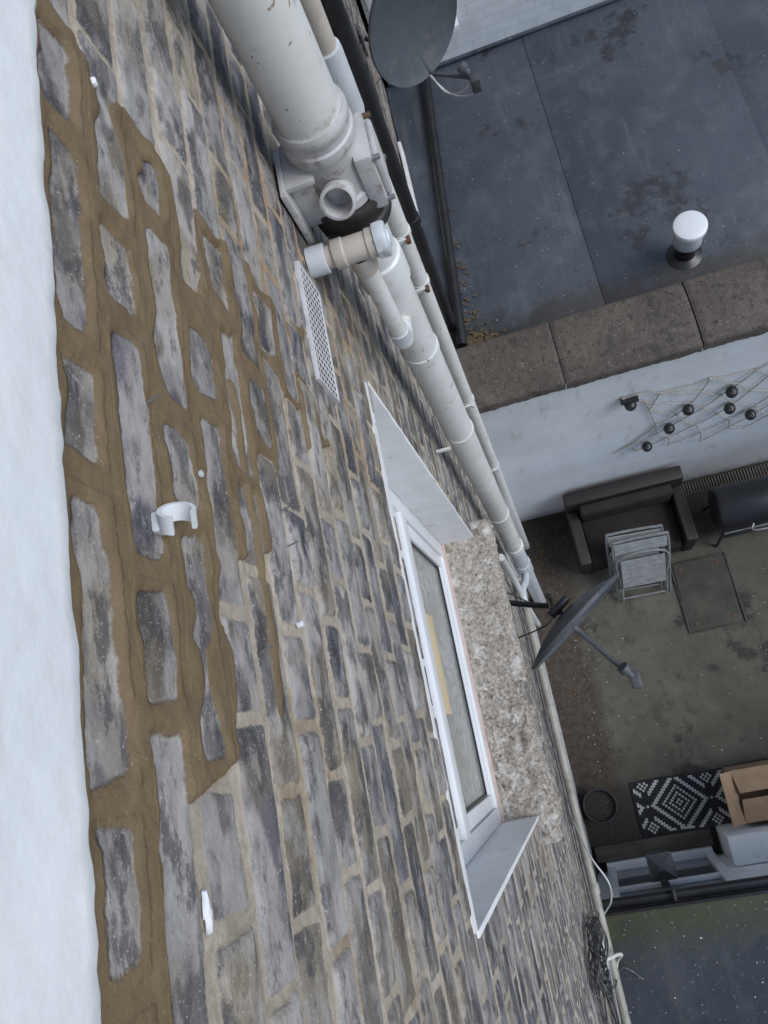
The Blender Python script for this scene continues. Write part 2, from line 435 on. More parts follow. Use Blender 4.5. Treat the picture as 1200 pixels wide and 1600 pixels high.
me.update(calc_edges=True)
for nm, dat in (('sd', sdv), ('mud', mud)):
    A = me.attributes.new(nm, 'FLOAT', 'POINT'); A.data.foreach_set('value', dat.astype(np.float32))
for nm, dat in (('bcol', bc), ('mcol', mc)):
    A = me.attributes.new(nm, 'FLOAT_COLOR', 'POINT')
    A.data.foreach_set('color', np.concatenate([dat, np.ones((nv, 1))], 1).astype(np.float32).ravel())
me.materials.append(M_brick)
attach(link(D.objects.new('brick_wall', me)), house)

# white rendered band above with ragged lower edge
yr = np.arange(-3.6, 6.2, .006)
ed = -.424+.003*fbm(yr, yr*0, .05, 7, 3)+.0018*fbm(yr, yr*0, .014, 8, 2)
jx = .0025*fbm(yr, yr*0+.5, .03, 18, 3)
prof = [(-.01, 0.0), (.006, .0), (.013, .003), (.017, .009), (.018, .02), (.018, .06)]
V = []; Fa = []
for i, y in enumerate(yr):
    for (x, dz) in prof: V.append((x+jx[i]*(1-dz/.08), y, ed[i]+dz))
    V.append((.018, y, 0)); V.append((.018, y, 2.0))
m = len(prof)+2
for i in range(len(yr)-1):
    for k in range(m-1): Fa.append((i*m+k, (i+1)*m+k, (i+1)*m+k+1, i*m+k+1))
mobj('white_rendered_band', V, Fa, M_render, house, True)
box('house_core', (-6, -3.6, G), (-.26, 6.2, 2.0), M_render, house)
box('eaves_roof', (-6.2, -3.8, 2.0), (.12, 6.4, 2.15), M_darkwood, house)
box('end_return_front', (-.26, -3.62, G), (.0, -3.6, 2), M_render, house)
box('end_return_back', (-.26, 6.2, G), (.0, 6.22, 2), M_render, house)
# window in the wall
box('window_reveal_far', (-.25, WY1, WZ0-.05), (.003, WY1+.014, WZ1+.008), M_paint, house, .003)
box('window_reveal_near', (-.25, WY0-.014, WZ0-.05), (.003, WY0, WZ1+.008), M_paint, house, .003)
box('window_soffit', (-.25, WY0, WZ1), (.0, WY1, WZ1+.03), M_paint, house)
fx0, fx1 = -.21, -.14
box('frame_jamb_far', (fx0, WY1-.06, WZ0), (fx1, WY1-.001, WZ1-.001), M_upvc, house, .004)
box('frame_jamb_near', (fx0, WY0+.001, WZ0), (fx1, WY0+.06, WZ1-.001), M_upvc, house, .004)
box('frame_cill', (fx0, WY0+.06, WZ0), (fx1, WY1-.06, WZ0+.06), M_upvc, house, .004)
box('frame_head', (fx0, WY0+.06, WZ1-.06), (fx1, WY1-.06, WZ1-.001), M_upvc, house, .004)
box('frame_transom', (fx0, WY0+.06, -2.50), (fx1+.004, WY1-.06, -2.42), M_upvc, house, .004)
def sash(z0, z1, tag):
    y0, y1 = WY0+.064, WY1-.064; w = .052; xa, xb = -.2, -.148
    box('sash_far_'+tag, (xa, y1-w, z0), (xb, y1, z1), M_upvc, house, .006)
    box('sash_near_'+tag, (xa, y0, z0), (xb, y0+w, z1), M_upvc, house, .006)
    box('sash_bottom_'+tag, (xa, y0+w, z0), (xb, y1-w, z0+w), M_upvc, house, .006)
    box('sash_top_'+tag, (xa, y0+w, z1-w), (xb, y1-w, z1), M_upvc, house, .006)
    g = .007
    for nm, lo, hi in (('gf', (xb-.016, y1-w-g, z0+w), (xb-.010, y1-w, z1-w)), ('gn', (xb-.016, y0+w, z0+w), (xb-.010, y0+w+g, z1-w)),
                       ('gb', (xb-.016, y0+w+g, z0+w), (xb-.010, y1-w-g, z0+w+g)), ('gt', (xb-.016, y0+w+g, z1-w-g), (xb-.010, y1-w-g, z1-w))):
        box('gasket_'+nm+tag, lo, hi, M_black, house)
    box('glass_'+tag, (-.18, y0+w, z0+w), (-.168, y1-w, z1-w), M_obs, house)
sash(WZ0+.064, -2.504, 'lower'); sash(-2.416, WZ1-.064, 'upper')
box('timber_strip', (-.1675, .08, -2.745), (-.160, .43, -2.625), M_wood, house, .002)
# stone sill, broken: 2D profile swept along the wall and eroded
def sill(name, y0, y1, x1, zt, zb, amp, broken):
    nyy = int((y1-y0)/.005); yy = np.linspace(y0, y1, nyy+1)
    pr = []
    for u in np.linspace(0, 1, 30): pr.append((0, u))
    for u in np.linspace(0.04, 1, 18): pr.append((1, u))
    k = len(pr); V = np.zeros((nyy+1, k, 3))
    e = fbm(yy, yy*0+.3, .06, 5, 3)
    xe = x1+(.022 if broken else .006)*e
    if broken: xe = xe-.035*np.clip((yy-.08)/.1, 0, 1)+.02*fbm(yy, yy*0, .16, 77, 2)
    for c_, (seg_, u) in enumerate(pr):
        if seg_ == 0: x = -.142+(xe+.142)*u; z = np.full_like(x, zt-.030*u)
        else: x = xe*1.0; z = np.full_like(x, zt-.030-(zt-.030-zb)*u)
        w_ = np.clip((1-u)/.1, .5, 1) if seg_ == 0 else np.clip(.5-u*3, 0, 1)
        n_ = fbm(yy, x*1.0-z*1.0, .035, 15, 4)+.5*fbm(yy, x-z, .010, 25, 2)
        rd = (max(0, (u-.88)/.12)**1.5 if seg_ == 0 else max(0, 1-u/.15)**1.5)
        V[:, c_, 0] = x+n_*amp*(1-w_)*.9-.010*rd*(1+.6*e)
        V[:, c_, 1] = yy
        V[:, c_, 2] = z+n_*amp*w_*(.4+.6*(u if seg_ == 0 else 1))-.008*rd*(1+.6*e)
    if not broken:
        for a_ in range(5):
            V[a_, :, 1] += .022*fbm(np.arange(k)*.02, np.arange(k)*0., .06, 44, 3)*(1-a_/5)
    Fa = []
    for i in range(nyy):
        for c_ in range(k-1): Fa.append((i*k+c_, i*k+c_+1, (i+1)*k+c_+1, (i+1)*k+c_))
    Fa.append(tuple(range(k))[::-1]); Fa.append(tuple(nyy*k+c_ for c_ in range(k)))
    mobj(name, V.reshape(-1, 3), Fa, M_sill, house, True)
sill('sill_intact', .175, .885, .080, WZ0+.012, -3.42, .009, False)
sill('sill_broken', -.46, .195, .062, WZ0-.002, -3.40, .020, True)
box('sill_mortar_fillet', (-.15, WY0, WZ0+.0), (-.128, WY1, WZ0+.022), simple('pink_mortar', (.55, .45, .40), (.45, .37, .33), 20, .9, .4, 80), house, .004)

# ------------------------------------------------------------ air vent
av = empty('air_vent', (0, .74, -1.2))
y0, y1, z0, z1 = .625, .855, -1.250, -1.146
M_vent = simple('vent_white_metal', (.62, .61, .62), (.50, .49, .49), 20, .5, .1, 60, dirt=(.36, .28, .2), dirt_scale=15, dirt_lo=.6)
cy, cz = 17, 7; V = []; Fa = []; xs = .007
dy = (y1-y0)/cy; dz = (z1-z0)/cz
for i in range(cy):
    for k in range(cz):
        yc_ = y0+(i+.5)*dy; zc_ = z0+(k+.5)*dz; a = len(V); hr = .27
        for (sy, sz) in ((-1, -1), (1, -1), (1, 1), (-1, 1)): V.append((xs, yc_+sy*dy/2, zc_+sz*dz/2))
        for (sy, sz) in ((-1, -1), (1, -1), (1, 1), (-1, 1)): V.append((xs, yc_+sy*dy*hr, zc_+sz*dz*hr))
        for (sy, sz) in ((-1, -1), (1, -1), (1, 1), (-1, 1)): V.append((xs-.012, yc_+sy*dy*hr, zc_+sz*dz*hr))
        for e in range(4):
            f = (e+1) % 4; Fa.append((a+e, a+f, a+4+f, a+4+e)); Fa.append((a+4+e, a+4+f, a+8+f, a+8+e))
        Fa.append((a+8, a+9, a+10, a+11))
ob = mobj('perforated_plate', V, Fa, M_vent, av)
ob.data.materials.append(M_black)
for p in ob.data.polygons:
    if p.index % 9 == 8 or (p.index % 9) % 2 == 1: p.material_index = 1
for nm, lo, hi in (('rim_a', (-.005, y0-.005, z0-.005), (.009, y0, z1+.005)), ('rim_b', (-.005, y1, z0-.005), (.009, y1+.005, z1+.005)), ('rim_c', (-.005, y0, z0-.005), (.009, y1, z0)), ('rim_d', (-.005, y0, z1), (.009, y1, z1+.005))):
    box(nm, lo, hi, M_vent, av, .001)

# ------------------------------------------------------------ soil pipe
sp = empty('soil_pipe', (.10, 1.06, G)); sx, sy = .10, 1.06
lathe('upper_pipe', [(.060, 3.4), (.060, 0)], (sx, sy, -1.09), (0, 0, 1), M_pipe, sp, 48)
lathe('socket_collar', [(.059, .075), (.066, .075), (.069, .068), (.069, .055), (.0655, .05), (.0655, .034), (.069, .03), (.069, .012), (.066, .006), (.063, 0), (.062, -.10), (.068, -.105), (.068, -.125), (.055, -.127)], (sx, sy, -1.105), (0, 0, 1), M_greyfit, sp, 48)
bd = Vector((-.06, -.88, .48)).normalized(); bb = Vector((sx+.002, sy-.035, -1.190))
lathe('boss_socket', [(.030, 0), (.030, .050), (.034, .053), (.034, .072), (.030, .074), (.0275, .074), (.0265, .045), (.0255, .012), (0, .01)], bb, bd, M_greyfit, sp, 32)
lathe('boss_inner_stop', [(.0264, 0.0), (0, 0)], bb+bd*.022, bd, M_greyfit, sp, 24)
box('access_door', (sx+.045, sy-.056, -1.265), (sx+.080, sy+.056, -1.12), M_greyfit, sp, .010)
box('access_cap', (sx+.080, sy-.042, -1.25), (sx+.092, sy+.042, -1.135), M_greyfit, sp, .006)
for k, (yy, zz) in enumerate(((-.048, -1.135), (.048, -1.135), (-.048, -1.25), (.048, -1.25))):
    lathe('bolt_%d' % k, [(.0, .016), (.005, .016), (.006, .0)], (sx+.078, sy+yy, zz), (1, 0, 0), M_rust if k == 1 else M_steel, sp, 8)
box('wall_ear', (.004, sy-.085, -1.26), (.016, sy+.02, -1.11), M_greyfit, sp, .003)
box('ear_web', (.016, sy-.055, -1.25), (.06, sy-.040, -1.12), M_greyfit, sp, .003)
box('ear_web_2', (.016, sy-.070, -1.125), (.07, sy+.03, -1.112), M_greyfit, sp, .003)
lathe('rubber_coupling', [(.05, 0), (.078, 0), (.081, -.01), (.078, -.02), (.076, -.05), (.081, -.055), (.079, -.08), (.05, -.082)], (sx, sy, -1.233), (0, 0, 1), M_rubber, sp, 40)
lathe('lower_pipe', [(.052, 0), (.052, -3.55)], (sx, sy, -1.31), (0, 0, 1), M_pipe, sp, 40)
for k, z in enumerate((-1.52, -4.75)):
    lathe('pipe_socket_%d' % k, [(.0515, .05), (.058, .045), (.060, .03), (.060, -.05), (.0515, -.055)], (sx, sy, z), (0, 0, 1), M_pipe, sp, 36)
lathe('foot_pipe', [(.051, 0), (.051, -2.5)], (sx, sy, -4.85), (0, 0, 1), M_pipe2, sp, 32)
for k, z in enumerate((-1.95, -2.63, -3.9, -5.6)):
    lathe('bracket_ring_%d' % k, [(.052, .012), (.056, .012), (.056, -.012), (.052, -.012)], (sx, sy, z), (0, 0, 1), M_pipe, sp, 32)
    if k > 0: box('bracket_arm_%d' % k, (.0, sy-.066, z-.010), (.055, sy-.056, z+.010), M_pipe, sp, .003)
lathe('branch_fitting', [(.048, 0), (.058, .0), (.06, -.02), (.06, -.3), (.055, -.34)], (sx, sy, -5.3), (0, 0, 1), M_pipe2, sp, 28)

# waste pipe with tee from the wall
wp_ = empty('waste_pipe', (.08, .93, -1.24)); wy, wz = .930, -1.255
lathe('wall_sleeve', [(.030, .0), (.030, .035), (.024, .037)], (.0, wy, wz), (1, 0, 0), M_pipe2, wp_, 28)
lathe('stub', [(.023, 0), (.023, .1)], (.03, wy, wz), (1, 0, 0), M_beige, wp_, 28)
lathe('tee_body', [(.023, 0), (.029, .002), (.030, .006), (.030, .022), (.027, .026), (.027, .068), (.030, .072), (.030, .086), (.027, .09)], (.05, wy, wz), (1, 0, 0), M_beige, wp_, 30)
lathe('tee_cap', [(.03, 0), (.035, .001), (.036, .008), (.036, .020), (.034, .024), (.018, .026), (.016, .030), (0, .030)], (.137, wy, wz), (1, 0, 0), M_pipe2, wp_, 10)
bx = .098
lathe('tee_branch', [(.026, 0), (.026, -.055), (.0235, -.058)], (bx, wy, wz-.015), (0, 0, 1), M_beige, wp_, 28)
lathe('drop_pipe', [(.0205, 0), (.0205, -.31)], (bx, wy, wz-.06), (0, 0, 1), M_pipe, wp_, 28)
lathe('drop_collar', [(.021, .01), (.025, .008), (.025, -.03), (.0215, -.032)], (bx, wy, wz-.35), (0, 0, 1), M_pipe2, wp_, 28)
el = [(bx, wy, wz-.37)]+[(bx, wy+.035*(1-math.cos(a)), wz-.385-.035*math.sin(a)) for a in np.linspace(0, math.pi/2*.8, 8)]+[(bx, wy+.10, wz-.455)]
tube('elbow', el, .0235, M_pipe, wp_, 20)

# second thinner pipe
p2 = empty('drainpipe', (.10, 1.6, G))
lathe('upper_beige_pipe', [(.027, 3.), (.027, 0)], (.10, 1.6, -1.42), (0, 0, 1), M_beige, p2, 28)
lathe('pipe_socket', [(.027, .02), (.034, .018), (.036, .0), (.036, -.18), (.033, -.2)], (.10, 1.6, -1.42), (0, 0, 1), M_pipe2, p2, 28)
lathe('pipe', [(.032, 0), (.032, -5.7)], (.10, 1.6, -1.62), (0, 0, 1), M_pipe, p2, 28)
lathe('black_band', [(.033, .0), (.042, .0), (.042, -.06), (.033, -.06)], (.10, 1.6, -1.66), (0, 0, 1), M_black, p2, 28)
for k, z in enumerate((-2.15, -2.46, -3.6, -4.7)):
    lathe('ring_%d' % k, [(.032, .010), (.036, .010), (.036, -.010), (.032, -.010)], (.10, 1.6, z), (0, 0, 1), M_pipe, p2, 24)
    box('bracket_%d' % k, (.0, 1.556, z-.010), (.12, 1.564, z+.010), M_pipe, p2, .002)
    box('bracket_bolt_%d' % k, (.112, 1.548, z-.010), (.128, 1.572, z+.010), M_rust if k < 2 else M_pipe2, p2, .003)
tube('low_branch', smooth_path([(.07, 1.32, -4.6), (.07, 1.30, -5.0), (.06, 1.22, -5.35), (.06, 1.2, -6.2), (.07, 1.2, -7.35)], 6), .022, M_pipe, p2, 14)

# black downpipe
bp = empty('black_downpipe', (.06, 2.5, G))
lathe('pipe', [(.037, 3.6), (.037, 0)], (.06, 2.5, -4.42), (0, 0, 1), M_black, bp, 28)
for k, z in enumerate((-1.9, -3.3)):
    lathe('collar_%d' % k, [(.037, .03), (.042, .028), (.042, -.03), (.037, -.03)], (.06, 2.5, z), (0, 0, 1), M_black, bp, 28)
lathe('shoe', [(.037, .0), (.043, -.0), (.043, .1), (.037, .1)], (.06, 2.5, -4.43), (0, 0, 1), M_black, bp, 28)

# horizontal waste run near ground storey
hp = empty('horizontal_waste_pipe', (.05, 0, -5.2))
M_oldpipe = simple('old_grey_green_pipe', (.36, .35, .30), (.27, .26, .22), 9, .5, .1, 40, dirt=(.15, .13, .1), dirt_scale=10)
tube('run', [(.055, -2.4, -5.05), (.055, -1.2, -5.13), (.055, 0, -5.22), (.055, .75, -5.27)], .026, M_oldpipe, hp, 16)
for k, y in enumerate((-1.0, .05, .65)):
    tube('collar_%d' % k, [(.055, y-.03, -5.22+(-y)*.07), (.055, y+.03, -5.22+(-y)*.07)], .032, M_oldpipe, hp, 16)
tube('riser', smooth_path([(.055, .74, -5.27), (.056, .86, -5.29), (.09, .95, -5.42), (.1, 1.02, -5.5)], 6), .028, M_pipe2, hp, 16)
tube('thin_run', smooth_path([(.03, -1.6, -4.9), (.03, -.8, -4.98), (.03, .2, -5.05), (.03, .9, -5.0), (.04, 1.0, -4.2)], 6), .009, M_cableb, hp, 8)
tube('small_white_pipe', smooth_path([(.05, .86, -4.05), (.05, .86, -4.8), (.05, .80, -5.6), (.05, .8, -6.9)], 6), .02, M_pipe, hp, 14)

# ------------------------------------------------------------ satellite dishes
def dish(loc, n, size, wallpt):
    e = empty('satellite_dish', loc)
    n = Vector(n).normalized(); h = Vector((0, 0, 1)).cross(n).normalized(); u = n.cross(h)
    c = Vector(loc); R = size/2; V = []; Fa = []; rings = 14; seg = 56
    for side in (0, 1):
        for i in range(rings+1):
            r = max(i/rings, .001)
            for k in range(seg):
                a = 2*math.pi*k/seg
                p = c+h*(math.cos(a)*R*r)+u*(math.sin(a)*R*1.08*r)+n*((r*r-1)*R*.24-(.004 if side else 0))
                if i == rings: p = p+n*(.006 if not side else -.008)
                V.append(p)
    N = (rings+1)*seg
    for i in range(rings):
        for k in range(seg):
            k2 = (k+1) % seg
            Fa.append((i*seg+k, i*seg+k2, (i+1)*seg+k2, (i+1)*seg+k))
            Fa.append((N+i*seg+k2, N+i*seg+k, N+(i+1)*seg+k, N+(i+1)*seg+k2))
    for k in range(seg):
        k2 = (k+1) % seg; Fa.append((rings*seg+k, rings*seg+k2, N+rings*seg+k2, N+rings*seg+k))
    o = mobj('reflector', V, Fa, M_dish, e); autosmooth(o, 40)
    back = c-n*(R*.24+.035)
    foot = c-u*(R*1.04)
    lnb = c+n*(R*1.10)-u*(R*.60)
    tube('lnb_arm', [back-u*.1, foot-n*.01, foot+n*.03-u*.01, lnb-u*.03], .012, M_dish, e, 8)
    d = (c-lnb).normalized()
    lathe('lnb_horn', [(0, .05), (.028, .05), (.030, .045), (.030, .02), (.018, .012), (.018, -.03), (0, -.03)], lnb, d, M_dish, e, 20)
    q1 = box('lnb_body', (-.024, -.04, -.045), (.024, .04, .045), M_lant, e, .008)
    for v in q1.data.vertices: v.co = v.co+(lnb-d*.05-u*.015)
    q2 = box('back_plate', (-.05, -.05, -.05), (.05, .05, .05), M_black, e, .01)
    for v in q2.data.vertices:
        q_ = v.co.copy(); v.co = back+h*q_.x*1.2+u*q_.y*1.6+n*(q_.z*.35)
    wpnt = Vector(wallpt); mast = back-n*.06
    tube('mast', smooth_path([mast+Vector((0, 0, .1)), mast-Vector((0, 0, .12)), mast-Vector((.03, 0, .2)), Vector((.03, wpnt.y, mast.z-.22))], 4), .015, M_black, e, 10)
    box('wall_plate', (.004, wpnt.y-.05, mast.z-.30), (.016, wpnt.y+.05, mast.z-.14), M_steel, e, .003)
    return e, lnb, back, mast
e1, l1, b1_, m1 = dish((.32, 3.62, -3.22), (.567, -.824, .10), .62, (0, 3.9, 0))
e2, l2, b2_, m2 = dish((.34, .40, -3.72), (.567, -.824, -.05), .60, (0, .6, 0))
for e, l, b_, m_, mt in ((e1, l1, b1_, m1, M_cablew), (e2, l2, b2_, m2, M_cableb)):
    tube('cable', smooth_path([l, l+Vector((-.02, .02, -.12)), (l+b_)/2+Vector((0, 0, -.34)), b_+Vector((0, 0, -.25)), m_+Vector((-.1, .05, -.35)), Vector((.02, m_.y+.12, m_.z-.1))], 8), .0045, mt, e, 6)
    tube('cable_b', smooth_path([l, l+Vector((.02, .0, -.15)), (l+b_)/2+Vector((.02, 0, -.36)), b_+Vector((0, 0, -.3)), m_+Vector((-.06, -.1, -.2)), Vector((.02, m_.y-.12, m_.z-.3))], 8), .004, mt, e, 6)

# ------------------------------------------------------------ neighbouring extension
ne = empty('neighbouring_extension', (3, 3, G))
RZ = -4.45
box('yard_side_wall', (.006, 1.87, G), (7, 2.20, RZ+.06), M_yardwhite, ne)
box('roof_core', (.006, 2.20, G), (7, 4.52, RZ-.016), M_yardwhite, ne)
xs_ = [.006, 1.06, 2.12, 3.2, 4.3, 7]
for i in range(5):
    a, b = xs_[i], xs_[i+1]
    box('felt_sheet_%d' % i, (a-(.05 if i else 0), 2.20, RZ-.012-(i % 2)*.002), (b+.0+(.05 if i % 2 else 0), 4.519, RZ+.005*(i % 2)), M_roof, ne, .0025)
cx = [.045, .64, 1.43, 2.25, 3.1, 4.0, 5.0, 6.0, 7.0]
for i in range(8):
    tw = random.uniform(-.006, .006)
    x0, x1 = cx[i]+.003, cx[i+1]-.003
    nx_, ny_ = 70, 30
    A_, B_ = np.meshgrid(np.arange(nx_+1), np.arange(ny_+1), indexing='ij')
    xx = x0+(x1-x0)*A_/nx_; tt = B_/ny_
    q_ = (tt-.12)/.76
    yy = np.where(tt < .12, 1.835, np.where(tt > .88, 2.262, 1.835+.427*q_))
    zz = np.where(tt < .12, RZ+.065+.085*(tt/.12), np.where(tt > .88, RZ+.15-.085*((tt-.88)/.12), RZ+.15+.022*np.sin(np.pi*np.clip(q_, 0, 1))))
    nzv = fbm(xx.ravel(), (yy+zz).ravel(), .05, 3, 3).reshape(xx.shape)
    edge = np.minimum(A_, nx_-A_)/2.0
    zz = zz-np.maximum(0, 1-edge)*.008+.005*nzv+tw
    yy = yy+.006*nzv*np.where(tt < .5, 1, -1)
    V = np.stack([xx, yy, zz], 2).reshape(-1, 3); Fa = []
    for a in range(nx_):
        for b in range(ny_):
            k = a*(ny_+1)+b; Fa.append((k, k+ny_+1, k+ny_+2, k+1))
    mobj('coping_stone_%d' % i, V, Fa, M_coping, ne, True)
    box('coping_core_%d' % i, (x0+.006, 1.85, RZ+.062), (x1-.006, 2.25, RZ+.138), M_coping, ne)
tube('lead_roll', [(.10, 2.33, RZ+.03), (.18, 3.2, RZ+.03), (.30, 4.50, RZ+.03)], .035, M_black, ne, 12)
box('white_fillet', (.008, 3.05, RZ+.007), (.03, 3.9, RZ+.14), M_paint, ne, .004)
wb = empty('white_brick_building', (3, 5.5, G))
box('white_brick_wall', (.03, 4.53, G), (7, 6.2, -1.2), M_wbrick, wb)
box('flashing', (.03, 4.505, RZ+.008), (7, 4.529, RZ+.03), M_roof, wb, .004)
for nm, lo, hi, mt in (('win_frame_l', (.06, 4.50, RZ+.35), (.12, 4.53, -3.0), M_upvc), ('win_frame_r', (.50, 4.50, RZ+.35), (.56, 4.53, -3.0), M_upvc),
                       ('win_frame_b', (.12, 4.50, RZ+.35), (.50, 4.53, RZ+.41), M_upvc), ('win_sill', (.04, 4.45, RZ+.30), (.6, 4.53, RZ+.345), M_upvc), ('win_glass', (.12, 4.515, RZ+.41), (.5, 4.528, -3.0), M_glassd)):
    box(nm, lo, hi, mt, wb, .003 if mt is M_upvc else 0)
# roof vent cap
rv = empty('roof_vent_pipe', (1.53, 2.50, RZ))
vb = (1.53, 2.50, RZ)
lathe('lead_slate', [(.105, .008), (.09, .014), (.062, .03), (.056, .10)], vb, (0, 0, 1), M_black, rv, 32)
lathe('stack', [(.052, .02), (.052, .20)], vb, (0, 0, 1), M_black, rv, 32)
lathe('cowl_body', [(.055, .15), (.078, .152), (.082, .158), (.082, .272), (.074, .274)], vb, (0, 0, 1), M_pipe2, rv, 40)
lathe('cowl_lid', [(.074, .274), (.092, .274), (.096, .280), (.096, .306), (.093, .313), (.085, .317), (.04, .320), (.001, .321)], vb, (0, 0, 1), M_upvc, rv, 40)

def litter(name, pts, mat, size):
    V = []; Fa = []
    for (x, y, z) in pts:
        s = size*random.uniform(.4, 1.3); a = random.uniform(0, 6.28); k = len(V); n_ = random.choice((4, 5, 6))
        tl = random.uniform(-.4, .4)
        for i in range(n_):
            b = a+2*math.pi*i/n_; rr_ = s*random.uniform(.5, 1.1)
            V.append((x+math.cos(b)*rr_, y+math.sin(b)*rr_*.7, z+.003+abs(math.cos(b)*rr_*tl)))
        Fa.append(tuple(range(k, k+n_)))
    return mobj(name, V, Fa, mat)
pts = [(.13+abs(random.gauss(0, .09)), 2.29+abs(random.gauss(0, .06)), RZ+.008) for _ in range(220)]+[(.15+random.random()*.12+y*.0, 2.3+abs(random.gauss(0, .5)), RZ+.008) for y in range(90)]
litter('leaf_litter', pts, M_leaf, .015)
pts = [(random.uniform(.25, 3), random.uniform(2.3, 4.4), RZ+.008) for _ in range(25)]
litter('roof_debris', pts, M_leaf, .008)

# ------------------------------------------------------------ fishing net on wall
fn = empty('fishing_net', (1.6, 1.85, -5.4)); geos = []; kn = []
def npt(i, k):
    u_ = i/11; v_ = k/7
    top = Vector((1.0+1.5*u_, 1.858, -4.84-.10*math.sin(math.pi*min(u_*1.1, 1))-.02*u_))
    bot = Vector((.98+1.55*u_, 1.858, -5.98-.12*math.sin(math.pi*u_)-.1*u_))
    p = top.lerp(bot, v_)
    p.x += .035*math.sin(i*2.3+k*1.7); p.z += .03*math.sin(i*1.9+k*2.9)
    p.x += (.26*(1-u_)*math.sin(math.pi*v_))
    p.y = 1.850+.006*math.sin(i*k+1)
    return p
for i in range(12):
    for k in range(8):
        if (i+k) % 2 == 0:
            for (di, dk) in ((1, 1), (1, -1)):
                if 0 <= i+di < 12 and 0 <= k+dk < 8:
                    a = npt(i, k); b = npt(i+di, k+dk); mid = (a+b)/2+Vector((0, 0, -.012))
                    geos.append(tube_geo([a, mid, b], .0042, 5, False))
            kn.append(npt(i, k))
for k in range(7): geos.append(tube_geo([npt(0, k), npt(0, k+1)], .005, 5, False))
for i in range(11): geos.append(tube_geo([npt(i, 0), npt(i+1, 0)], .005, 5, False))
for p in kn: geos.append(lathe_geo([(0, .012), (.010, .006), (.011, 0), (.010, -.006), (0, -.012)], p, (0, 0, 1), 6))
multi('net_mesh', geos, M_rope, fn)
for k, (x, z) in enumerate(((1.04, -4.90), (1.45, -5.29), (1.35, -5.59), (1.21, -5.88), (1.72, -5.17), (1.76, -5.5), (1.95, -5.76), (2.2, -5.3))):
    lathe('float_%d' % k, [(0, .042), (.018, .038), (.034, .024), (.040, .004), (.040, -.004), (.034, -.024), (.018, -.038), (0, -.042)], (x, 1.822, z), (0, .2, 1), M_float, fn, 18)
    tube('float_tie_%d' % k, [(x-.045, 1.835, z+.0), (x, 1.79, z+.045), (x+.045, 1.835, z)], .003, M_rope, fn, 5)
tube('hanging_rod', [(.98, 1.84, -4.86), (1.09, 1.83, -4.84)], .02, M_float, fn, 10)

# ------------------------------------------------------------ ground / patio
mobj('ground', [(-90, -90, G-.006), (90, -90, G-.006), (90, 90, G-.006), (-90, 90, G-.006)], [(0, 1, 2, 3)], M_ground)
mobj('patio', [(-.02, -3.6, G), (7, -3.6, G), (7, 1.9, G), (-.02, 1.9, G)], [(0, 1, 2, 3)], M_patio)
gw = empty('garden_wall', (7.1, 0, G))
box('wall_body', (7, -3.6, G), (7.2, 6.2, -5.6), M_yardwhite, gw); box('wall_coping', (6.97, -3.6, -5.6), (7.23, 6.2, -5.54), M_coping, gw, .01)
mh = empty('manhole_cover', (1.55, .8, G))
rot = Matrix.Rotation(-.03, 3, 'Z')
box('cover', (1.33, .50, G+.001), (1.79, 1.12, G+.010), M_cover, mh, .002, rot)
for k, (lo, hi) in enumerate((((1.31, .485, G), (1.325, 1.135, G+.016)), ((1.795, .485, G), (1.81, 1.135, G+.016)), ((1.325, .485, G), (1.795, .495, G+.016)), ((1.325, 1.125, G), (1.795, 1.135, G+.016)))):
    box('frame_%d' % k, lo, hi, M_rubber, mh, .003)
for k, (x, y) in enumerate(((1.4, .56), (1.72, .56), (1.4, 1.06), (1.72, 1.06))):
    lathe('lift_%d' % k, [(.0, .004), (.016, .004), (.018, 0)], (x, y, G+.010), (0, 0, 1), M_rust, mh, 12)
dc = empty('slatted_drain_channel', (2.4, 1.8, G))
box('channel', (1.5, 1.72, G+.002), (4.5, 1.85, G+.012), M_black, dc)
multi('slats', [([Vector((x, y, z)) for x in (a, a+.012) for y in (1.725, 1.845) for z in (G+.012, G+.024)], [(0, 1, 3, 2), (4, 6, 7, 5), (0, 4, 5, 1), (2, 3, 7, 6), (1, 5, 7, 3), (0, 2, 6, 4)]) for a in np.arange(1.51, 4.48, .026)], M_darkwood, dc)

# ------------------------------------------------------------ rattan sofa
so = empty('rattan_sofa', (1.03, 1.5, G))
X0, X1, Y0, Y1 = .53, 1.54, 1.22, 1.83
box('seat_base', (X0+.1, Y0, G+.06), (X1-.1, Y1-.12, G+.34), M_rattan, so, .015)
box('seat_cushion', (X0+.105, Y0+.01, G+.34), (X1-.105, Y1-.125, G+.42), M_cushion, so, .03, seg=3)
box('backrest', (X0, Y1-.12, G+.06), (X1, Y1, G+.76), M_rattan, so, .02)
box('arm_l', (X0, Y0-.01, G+.06), (X0+.1, Y1-.12, G+.56), M_rattan, so, .02)
box('arm_r', (X1-.1, Y0-.01, G+.06), (X1, Y1-.12, G+.56), M_rattan, so, .02)
box('back_cushion', (X0+.11, Y1-.22, G+.42), (X1-.11, Y1-.122, G+.72), M_cushion, so, .035, seg=3)
for k, (x, y) in enumerate(((X0+.04, Y0+.04), (X1-.04, Y0+.04), (X0+.04, Y1-.05), (X1-.04, Y1-.05))):
    lathe('leg_%d' % k, [(.02, .07), (.02, 0)], (x, y, G), (0, 0, 1), M_black, so, 10)
